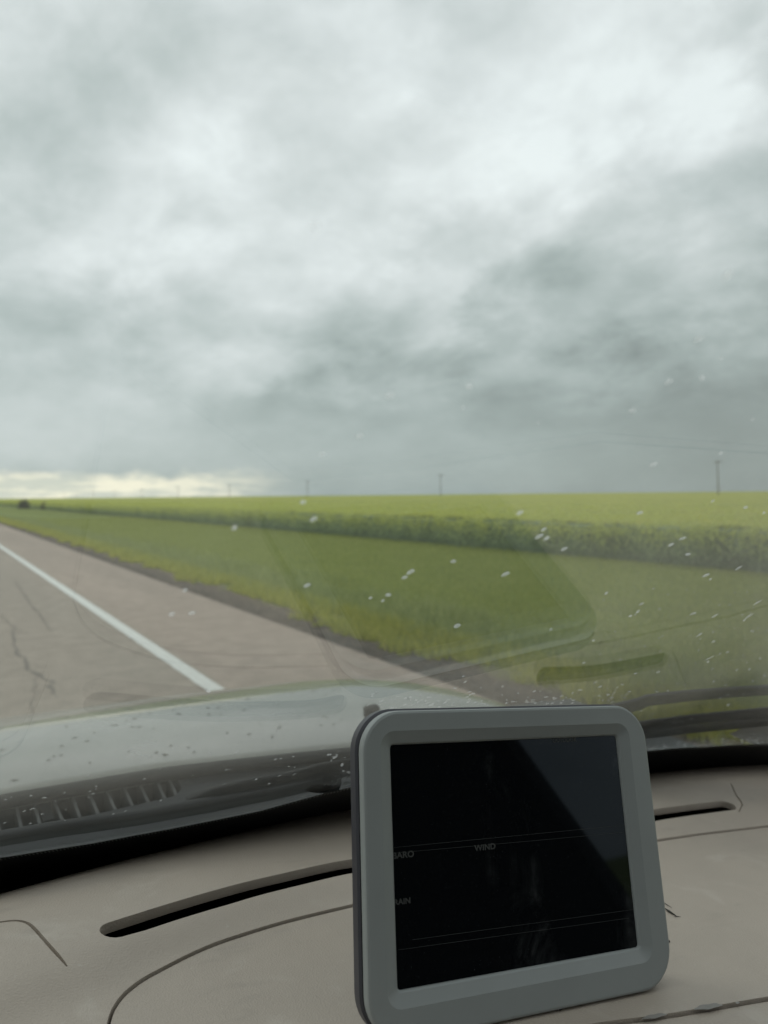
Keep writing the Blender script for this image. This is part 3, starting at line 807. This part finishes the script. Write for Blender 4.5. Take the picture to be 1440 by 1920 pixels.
wl2 = ribbon('wiper_blade', [(-40, 1572), (100, 1546), (250, 1524), (400, 1497), (520, 1475), (605, 1458)], [(-40, 1590), (100, 1566), (250, 1545), (400, 1518), (520, 1494), (608, 1474)], .010, .006, RUBBER, car)
tube('blade_pivot', [hitg(585, 1462, .014)+UP, hitg(622, 1466, .014)+UP], .010, RUBBER, wl2, 10)

# --- cabin shell
def roofz(x, y): return .237+.03*(1-math.exp(-((-.16-y)/.3)))-.08*abs(x)**2.5 + .0*y
xs = np.linspace(-.82, .82, 24); ys = np.linspace(-2.4, -.15, 20)
r_ = toobj(slab(xs, ys, roofz, .03), 'roof'); r_.data.materials.append(CABIN); r_.parent = car; r_.location = (0, 0, H+.03)
for s in (-1, 1):
    mesh('pillar', [(s*a, b, c+H) for a, b, c in ((.93, .66, -.33), (.99, .62, -.35), (.80, -.16, .22), (.86, -.2, .22), (.91, .58, -.33), (.80, -.24, .20))], [(0, 2, 3, 1), (0, 4, 5, 2), (1, 3, 5, 4)], CABIN, car)
    pv = [(s*.86, -.50, -.36), (s*.86, -.535, -.31), (s*.84, -.74, .04), (s*.80, -.86, .26), (s*.80, -2.4, .26), (s*.88, -2.4, -.40), (s*.88, -.50, -.40)]
    pw = [(a+s*.03, b, c) for a, b, c in pv]; k = len(pv)
    mesh('reflection_panel', [(a, b, c+H) for a, b, c in pv+pw], [tuple(range(k)), tuple(range(2*k-1, k-1, -1))]+[(i, (i+1) % k, k+(i+1) % k, k+i) for i in range(k)], DARKC, car)  # unseen dark panel, front edge slanted to shape the display's reflection
    box('door', (s*.90, -.53, H-.74), (.10, 1.14, .76), CABIN, car, bev=.03)
    box('door', (s*.90, -1.75, H-.72), (.095, 1.30, .77), CABIN, car, bev=.03)
box('rear_panel', (0, -2.4, H-.47), (1.75, .08, 1.46), DARKC, car)
box('floor', (0, -.8, H-1.15), (1.8, 3.3, .05), DARKC, car)
for s in (-1, 1):
    st = empty('seat', (s*.42, -.80, H)); st.parent = car
    box('seat_cushion', (0, .0, -.72), (.50, .52, .16), DARKC, st, bev=.05)
    box('seat_back', (0, -.30, -.38), (.48, .14, .66), DARKC, st, bev=.05)
    box('headrest', (0, -.32, .03), (.26, .10, .17), DARKC, st, bev=.04)

# ================================================================== weather display
SC = 1.03
DO = np.array([0.19234234, 0.31717916, -0.24228483])*SC
DAX = unit([0.98730199, -0.12404562, -0.09923444]); DAY = np.array([0.10807505, 0.26142885, 0.95915314])
DAY = unit(DAY-DAX*(DAY@DAX)); DN = np.cross(DAX, DAY)      # DN points toward the viewer
dev = bpy.data.objects.new('weather_display', None); COL.objects.link(dev)
Wd, Hd = .15*SC, .1149*SC
base_c = DO + DAX*Wd/2 - DAY*.028
Mx = Matrix.Identity(4)
for i in range(3):
    Mx[i][0] = DAX[i]; Mx[i][1] = DAY[i]; Mx[i][2] = DN[i]; Mx[i][3] = (DO+UP)[i]
dev.matrix_world = Mx
tag(dev, 'grey framed weather station display with blank black screen propped on the dashboard', 'weather station')
def onface(x, y):
    d = ray(x, y); p = d*((DO@DN)/(d@DN)); q = p-DO; return np.array([q@DAX, q@DAY])
def rrect(x0, y0, x1, y1, r, n=10):
    P = []
    for cx_, cy_, a0 in ((x1-r, y1-r, 0), (x0+r, y1-r, 90), (x0+r, y0+r, 180), (x1-r, y0+r, 270)):
        for k in range(n+1):
            a = math.radians(a0+90*k/n); P.append((cx_+r*math.cos(a), cy_+r*math.sin(a)))
    return P
def rings(name, R, mat, parent, cap0=False, cap1=False, smooth=True):
    V = []; Fc = []; n = len(R[0][0])
    for P, z in R: V += [(p[0], p[1], z) for p in P]
    for j in range(len(R)-1):
        for i in range(n): k = (i+1) % n; Fc.append((j*n+i, j*n+k, (j+1)*n+k, (j+1)*n+i))
    if cap0: Fc.append(tuple(range(n)))
    if cap1: Fc.append(tuple(range((len(R)-1)*n, len(R)*n))[::-1])
    o = mesh(name, V, Fc, mat, parent, smooth)
    if smooth: autosmooth(o, 14)
    return o
ox0, oy0, ox1, oy1 = -.0172*SC, -.0215*SC, .1702*SC, .1325*SC
def RR(i, r): return rrect(ox0+i, oy0+i, ox1-i, oy1-i, r)
r0 = .0215
def screenring(m_, r): return rrect(-m_, -m_, Wd+m_, Hd+m_, r)
rings('bezel', [(RR(.0006, r0), -.0042), (RR(.0, r0), -.003), (RR(.0, r0), .0014), (RR(.0004, r0), .0026), (RR(.0016, r0-.001), .0031),
                (screenring(.0075, .0085), .0031), (screenring(.0066, .0078), .0027), (screenring(.0012, .0028), .0004), (screenring(.0004, .0022), -.0004), (screenring(.0, .002), -.0018)], BEZEL, dev)
rings('gap_ring', [(RR(.0012, r0), -.0060), (RR(.0012, r0), -.0036)], HOLE, dev, True, True)  # black ring drawn as the dark gap line between bezel and shell
rings('back_shell', [(RR(.0002, r0), -.0048), (RR(-.0012, r0+.001), -.0058), (RR(-.0012, r0+.001), -.0125), (RR(.0006, r0), -.0150), (RR(.018, r0-.004), -.0165), (RR(.020, r0-.004), -.0120)], SHELL, dev, False, True)
scr = mesh('screen', [(0, 0, -.0012), (Wd, 0, -.0012), (Wd, Hd, -.0012), (0, Hd, -.0012)], [(0, 1, 2, 3)], SCREEN, dev)
def text(body, px, py, size_px, parent, squash=1.0):
    a = onface(px, py); b = onface(px, py-size_px)
    cu = bpy.data.curves.new('t', 'FONT'); cu.body = body; cu.size = np.linalg.norm(b-a)*1.38; cu.space_character = 1.02
    cu.offset = .00012; t = bpy.data.objects.new('t', cu); COL.objects.link(t)
    dg = bpy.context.evaluated_depsgraph_get(); dg.update(); me = bpy.data.meshes.new_from_object(t.evaluated_get(dg))
    bpy.data.objects.remove(t)
    for v_ in me.vertices: v_.co = (v_.co.x*squash+a[0], v_.co.y+a[1], -.00105)
    me.materials.clear(); me.materials.append(PRINT)
    o = bpy.data.objects.new('display_text', me); COL.objects.link(o); o.parent = parent; return o
text('WIND', 892, 1596, 11, scr, 1.15)
text('BARO', 737, 1611, 12, scr, 1.12)
text('RAIN', 740, 1698, 11, scr, 1.1)
text('OUTDOOR', 1038, 1392, 8, scr, 1.0)
def rule(p, q, w):
    a = onface(*p); b = onface(*q); t = unit(b-a); n_ = np.array([-t[1], t[0]])*w
    return [(c[0], c[1], -.00104) for c in (a-n_, b-n_, b+n_, a+n_)]
V = []; Fc = []
for p, q in (((736, 1590), (1178, 1547)), ((740, 1600), (1000, 1577)), ((1000, 1577), (1182, 1560)), ((775, 1763), (1190, 1706)), ((748, 1782), (1182, 1722))):
    b = len(V); V += rule(p, q, .00007); Fc.append((b, b+1, b+2, b+3))
mesh('divider_lines', V, Fc, PRINT, scr)
# kick-stand foot under the lower edge
rings('foot', [(rrect(.02, oy0-.004, Wd-.02, oy0+.002, .0018, 4), -.014), (rrect(.02, oy0-.004, Wd-.02, oy0+.002, .0018, 4), -.004)], SHELL, dev, True, True)

# ================================================================== drops and debris on the glass
def dome(name, c, n_, t_, a, b, h, mat, label, group):
    """flattened bead: centre c on the outer glass, long axis t_"""
    n_ = unit(n_); t_ = unit(t_-n_*(t_@n_)); s_ = np.cross(n_, t_); V = []; Fc = []; ns = 10
    wob = [1+.18*math.sin(3*k+c[0]*900)+.12*math.sin(5*k+c[1]*700) for k in range(ns)]
    for j, (rr, hh) in enumerate(((1, 0), (.85, .5), (.5, .88))):
        for k in range(ns):
            th = 2*math.pi*k/ns; V.append(t_*a*rr*math.cos(th)*wob[k]+s_*b*rr*math.sin(th)*wob[k]+n_*h*hh)
        if j:
            for k in range(ns): k2 = (k+1) % ns; q = (j-1)*ns; Fc.append((q+k, q+k2, q+ns+k2, q+ns+k))
    V.append(n_*h); top_ = len(V)-1
    for k in range(ns): Fc.append((2*ns+k, 2*ns+(k+1) % ns, top_))
    o = mesh(name, V, Fc, mat, None, True); o.location = tuple(c+UP)
    tag(o, label, 'raindrop', group); return o
def drop(x, y, ang, lpx, wpx, mat, label, group):
    c = hitg(x, y, .0062); q = hitg(x+math.cos(math.radians(ang))*6, y-math.sin(math.radians(ang))*6, .0062)
    r = hitg(x-math.sin(math.radians(ang))*6, y-math.cos(math.radians(ang))*6, .0062)
    a = np.linalg.norm(q-c)/6*lpx/2; b = np.linalg.norm(r-c)/6*wpx/2
    t_ = q-c
    dome('raindrop', c, GN, t_, a, b, min(a, b)*.35+.0002, mat, label, group)
drops = [
 (732, 742, 20, 18, 15, 0, 'large faint ring shaped raindrop in the grey clouds above the centre utility pole'),
 (880, 725, 20, 16, 14, 0, 'faint oval raindrop in the clouds just right of the large ring shaped one'),
 (675, 818, 15, 16, 12, 0, 'faint smudged raindrop low in the clouds, between the two middle utility poles'),
 (1366, 516, 15, 20, 18, 1, 'bright round raindrop highest at the right edge of the sky'),
 (1310, 637, 60, 14, 13, 0, 'soft white raindrop in the dark cloud below the highest bright one'),
 (1317, 709, 30, 12, 12, 0, 'soft white raindrop in the dark cloud, second of two stacked near the right edge'),
 (1254, 716, 0, 12, 12, 0, 'dim raindrop left of the two stacked ones in the dark right cloud'),
 (1186, 770, 30, 16, 10, 0, 'slanted dim raindrop lowest left in the dark right cloud'),
 (1226, 871, 30, 20, 8, 0, 'long slanted faint raindrop left of the tallest utility pole'),
 (590, 424, 0, 18, 14, 0, 'faint grey raindrop alone in the bright middle of the sky'),
 (605, 852, 0, 16, 10, 0, 'faint flat raindrop just above the third nearest utility pole'),
 (568, 942, 20, 12, 10, 1, 'round pale raindrop on the yellow crop under the third nearest pole'),
 (588, 974, 35, 16, 9, 1, 'white slanted raindrop over the dark front of the crop, left of centre'),
 (440, 990, 0, 12, 11, 1, 'round pale raindrop farthest left in front of the crop edge'),
 (975, 962, 40, 14, 8, 1, 'slanted white raindrop over the yellow crop above the bright cluster'),
 (1020, 993, 45, 10, 6, 1, 'small upper raindrop of the bright cluster over the crop edge'),
 (1011, 1006, 45, 16, 7, 1, 'largest raindrop of the bright cluster over the crop edge'),
 (1025, 1010, 60, 12, 6, 1, 'right hand raindrop of the bright cluster over the crop edge'),
 (1058, 1030, 50, 10, 6, 1, 'white raindrop below and right of the bright cluster'),
 (1280, 1010, 35, 11, 6, 1, 'bright small raindrop over the yellow crop border at the right'),
 (1258, 1022, 15, 11, 6, 1, 'greenish white raindrop left of the pair on the dark crop front'),
 (1290, 1040, 30, 11, 5, 1, 'bright raindrop on the dark crop front, lowest at the right'),
 (1398, 952, 30, 10, 6, 1, 'bright raindrop under the tallest utility pole near the right edge'),
 (1200, 962, 35, 14, 6, 1, 'pale slanted raindrop on the yellow crop between the two nearest poles'),
 (850, 1053, 20, 12, 7, 1, 'white raindrop high on the mown verge right of centre'),
 (770, 1073, 45, 14, 8, 1, 'upper raindrop of a touching slanted pair on the middle of the verge'),
 (759, 1083, 45, 10, 6, 1, 'lower raindrop of a touching slanted pair on the middle of the verge'),
 (728, 1116, 20, 10, 8, 1, 'round white raindrop below the slanted pair on the verge'),
 (948, 1077, 45, 14, 7, 1, 'slanted raindrop over the verge inside the dark reflected panel edge'),
 (857, 1174, 10, 14, 8, 1, 'bright flat raindrop on the verge straight above the display'),
 (576, 1098, 60, 9, 9, 1, 'pale round raindrop over the longer grass, left part of the verge'),
 (1324, 1079, 30, 16, 4, 1, 'thin slanted raindrop just below the crop at the right'),
 (322, 1152, 0, 11, 11, 0, 'faint round raindrop over the grey road shoulder, left of two'),
 (360, 1150, 0, 12, 9, 0, 'faint round raindrop over the grey road shoulder, right of two'),
 (347, 1107, 0, 10, 9, 0, 'faint raindrop near the far edge of the road, above the shoulder pair')]
for (x, y, a, l, w, m_, lb) in drops: drop(x, y, a, l*.95, w*.85, DROP if m_ else DROPF, lb, 'raindrops on the windscreen')
# beads and runs low on the glass: nobody could count them
V = []; Fc = []
def bead(x, y, ang, lpx, wpx):
    c = hitg(x, y, .0060); q = hitg(x+math.cos(math.radians(ang))*6, y-math.sin(math.radians(ang))*6, .0060)
    r = hitg(x-math.sin(math.radians(ang))*6, y-math.cos(math.radians(ang))*6, .0060)
    t_ = (q-c)/6*lpx/2; s_ = (r-c)/6*wpx/2; b = len(V)
    for k in range(7):
        th = 2*math.pi*k/7; V.append(c+t_*math.cos(th)*random.uniform(.6, 1.2)+s_*math.sin(th)*random.uniform(.6, 1.2)+UP)
    V.append(c+GN*.0006+UP)
    for k in range(7): Fc.append((b+k, b+(k+1) % 7, b+7))
for k in range(110):
    x = random.uniform(690, 1180); y = 1330-(x-690)*.03-abs(random.gauss(0, 16)); bead(x, y, 15+random.gauss(0, 10), random.uniform(3, 11), random.uniform(1.2, 3))
for k in range(150):
    x = random.uniform(1195, 1440); bead(x, 1408-(x-1195)*.06-abs(random.gauss(0, 8)), random.gauss(0, 25), random.uniform(1.5, 5), random.uniform(1, 2.2))
for k in range(120):
    x = random.uniform(600, 668); bead(x, 1496-(x-600)*.65+random.gauss(-2, 10), 30+random.gauss(0, 10), random.uniform(2, 9), random.uniform(1, 2.4))
for k in range(50):
    x = random.uniform(0, 650); bead(x, 1560-x*.165+random.gauss(-40, 22), 15+random.gauss(0, 12), random.uniform(2, 10), random.uniform(1, 2))
for k in range(70): bead(random.uniform(1120, 1440), random.uniform(1100, 1330), 25+random.gauss(0, 8), random.uniform(2, 6), random.uniform(1, 2))
for k in range(30): x = random.uniform(1200, 1310); bead(x, random.uniform(1338, 1362), random.gauss(0, 30), random.uniform(2, 6), random.uniform(1.2, 2.4))
for x, y, a, l, w in [(695, 1121, 40, 8, 5), (718, 1126, 20, 8, 5), (1137, 1112, 30, 10, 4), (1033, 1180, 30, 8, 4), (1196, 1147, 40, 10, 4), (1182, 1155, 20, 9, 3), (1332, 1086, 30, 8, 3), (1202, 1133, 30, 12, 3), (1340, 1155, 30, 16, 3), (1312, 1190, 30, 18, 3), (1405, 1155, 30, 22, 3), (1338, 1203, 25, 10, 4), (1364, 1223, 15, 7, 4), (1382, 1256, 40, 8, 3), (1395, 1163, 30, 8, 3), (1425, 1235, 0, 5, 4), (1405, 1255, 30, 6, 4), (1434, 1267, 0, 5, 4), (1327, 1241, 20, 8, 4), (1361, 1284, 0, 6, 3), (1364, 1303, 0, 6, 3), (1365, 1322, 25, 10, 4), (1202, 1333, 0, 5, 3), (1180, 1297, 15, 9, 3), (1232, 1297, 0, 7, 3), (1252, 1295, 0, 5, 3), (1412, 1277, 0, 5, 4), (1338, 1278, 0, 6, 3), (1095, 1243, 15, 9, 3), (1113, 1201, 20, 8, 3), (1300, 1150, 25, 14, 3), (1234, 1260, 15, 10, 3), (1191, 1263, 10, 9, 3), (1330, 1234, 25, 30, 2), (1420, 1130, 30, 24, 2), (1385, 1065, 30, 20, 3), (391, 1296, 0, 8, 6), (1336, 940, 40, 10, 4), (1432, 962, 30, 8, 4), (1010, 792, 0, 6, 5), (868, 764, 15, 7, 6), (1352, 672, 30, 6, 5), (1352, 850, 40, 12, 5), (1412, 786, 35, 12, 4)]: bead(x, y, a, l, w)
for x, y, a, l, w in ((628, 1420, 40, 11, 6), (641, 1434, 50, 10, 6), (621, 1426, 60, 5, 3), (617, 1415, 10, 12, 3), (609, 1478, 15, 8, 2.4)): bead(x, y, a, l, w)
o = mesh('fine_droplets', V, Fc, DROP, None, True)
tag(o, 'fine water droplets and runs over the lower edge of the windscreen', 'water droplets', kind='stuff')
V = []; Fc = []
for k in range(110):
    x = random.uniform(.02, .80); y = random.uniform(.97, 1.42); a = random.gauss(.1, .35); l = random.uniform(.002, .006); w = random.uniform(.0006, .0013); b = len(V)
    if mnoise.noise(Vector((x*7, y*7, 0))) < -.15: continue
    for q in range(7):
        th = 2*math.pi*q/7; u = math.cos(th)*l*random.uniform(.6, 1.2); v_ = math.sin(th)*w*random.uniform(.6, 1.3)
        xx = x+u*math.cos(a)-v_*math.sin(a); yy = y+u*math.sin(a)+v_*math.cos(a); V.append((xx, yy, bz(xx, yy)+H+.0006))
    V.append((x, y, bz(x, y)+H+.0018))
    for q in range(7): Fc.append((b+q, b+(q+1) % 7, b+7))
o = mesh('bonnet_specks', V, Fc, simple('wet_grit', (.18, .18, .16), .35, .4, 60), None, True)
tag(o, 'dark flecks of wet grit scattered over the silver bonnet', 'grit', kind='stuff')
# small bits lying on the dashboard
def bit(pts, w, label, mat=DEBR, h=.0012):
    P = [hit(padfn, x, y) for x, y in pts]
    o = tube('debris', [p+UP+np.array([0, 0, h*.6]) for p in P], [w*.3]+[w]*(len(P)-2)+[w*.3], mat, None, 7)
    tag(o, label, 'debris', 'bits lying on the dashboard')
bit([(1247, 1705), (1255, 1711), (1268, 1719)], .0009, 'dark sliver lying on the dashboard right of the display frame')
bit([(1239, 1690), (1249, 1697), (1260, 1704)], .0003, 'thin dark hair on the dashboard above the dark sliver')
bit([(1263, 1721), (1270, 1720), (1277, 1721)], .0003, 'short dark hair at the lower end of the dark sliver')
bit([(1044, 1889), (1050, 1893), (1057, 1891)], .0016, 'brown crumb lying in front of the display on the dashboard')
bit([(1250, 1764), (1254, 1767), (1256, 1768)], .0009, 'tiny dark speck beside the lower right corner of the display')
def scuff(x, y, lpx, wpx, ang):
    V = []; n = 16; t = math.radians(ang)
    for k in range(n):
        a = 2*math.pi*k/n; u, v_ = math.cos(a)*lpx/2*(1+.15*math.sin(3*a)), math.sin(a)*wpx/2*(1+.2*math.sin(5*a))
        p = hit(lambda X, Y: padfn(X, Y)+.0003, x+u*math.cos(t)+v_*math.sin(t), y-u*math.sin(t)+v_*math.cos(t)); V.append(tuple(p+UP))
    mesh('scuff_mark', V, [tuple(range(n))], SMEAR, pado).location = (0, 0, -H)
scuff(1328, 1887, 52, 10, 8); scuff(1227, 1905, 46, 8, 10); scuff(1383, 1880, 8, 4, 0)
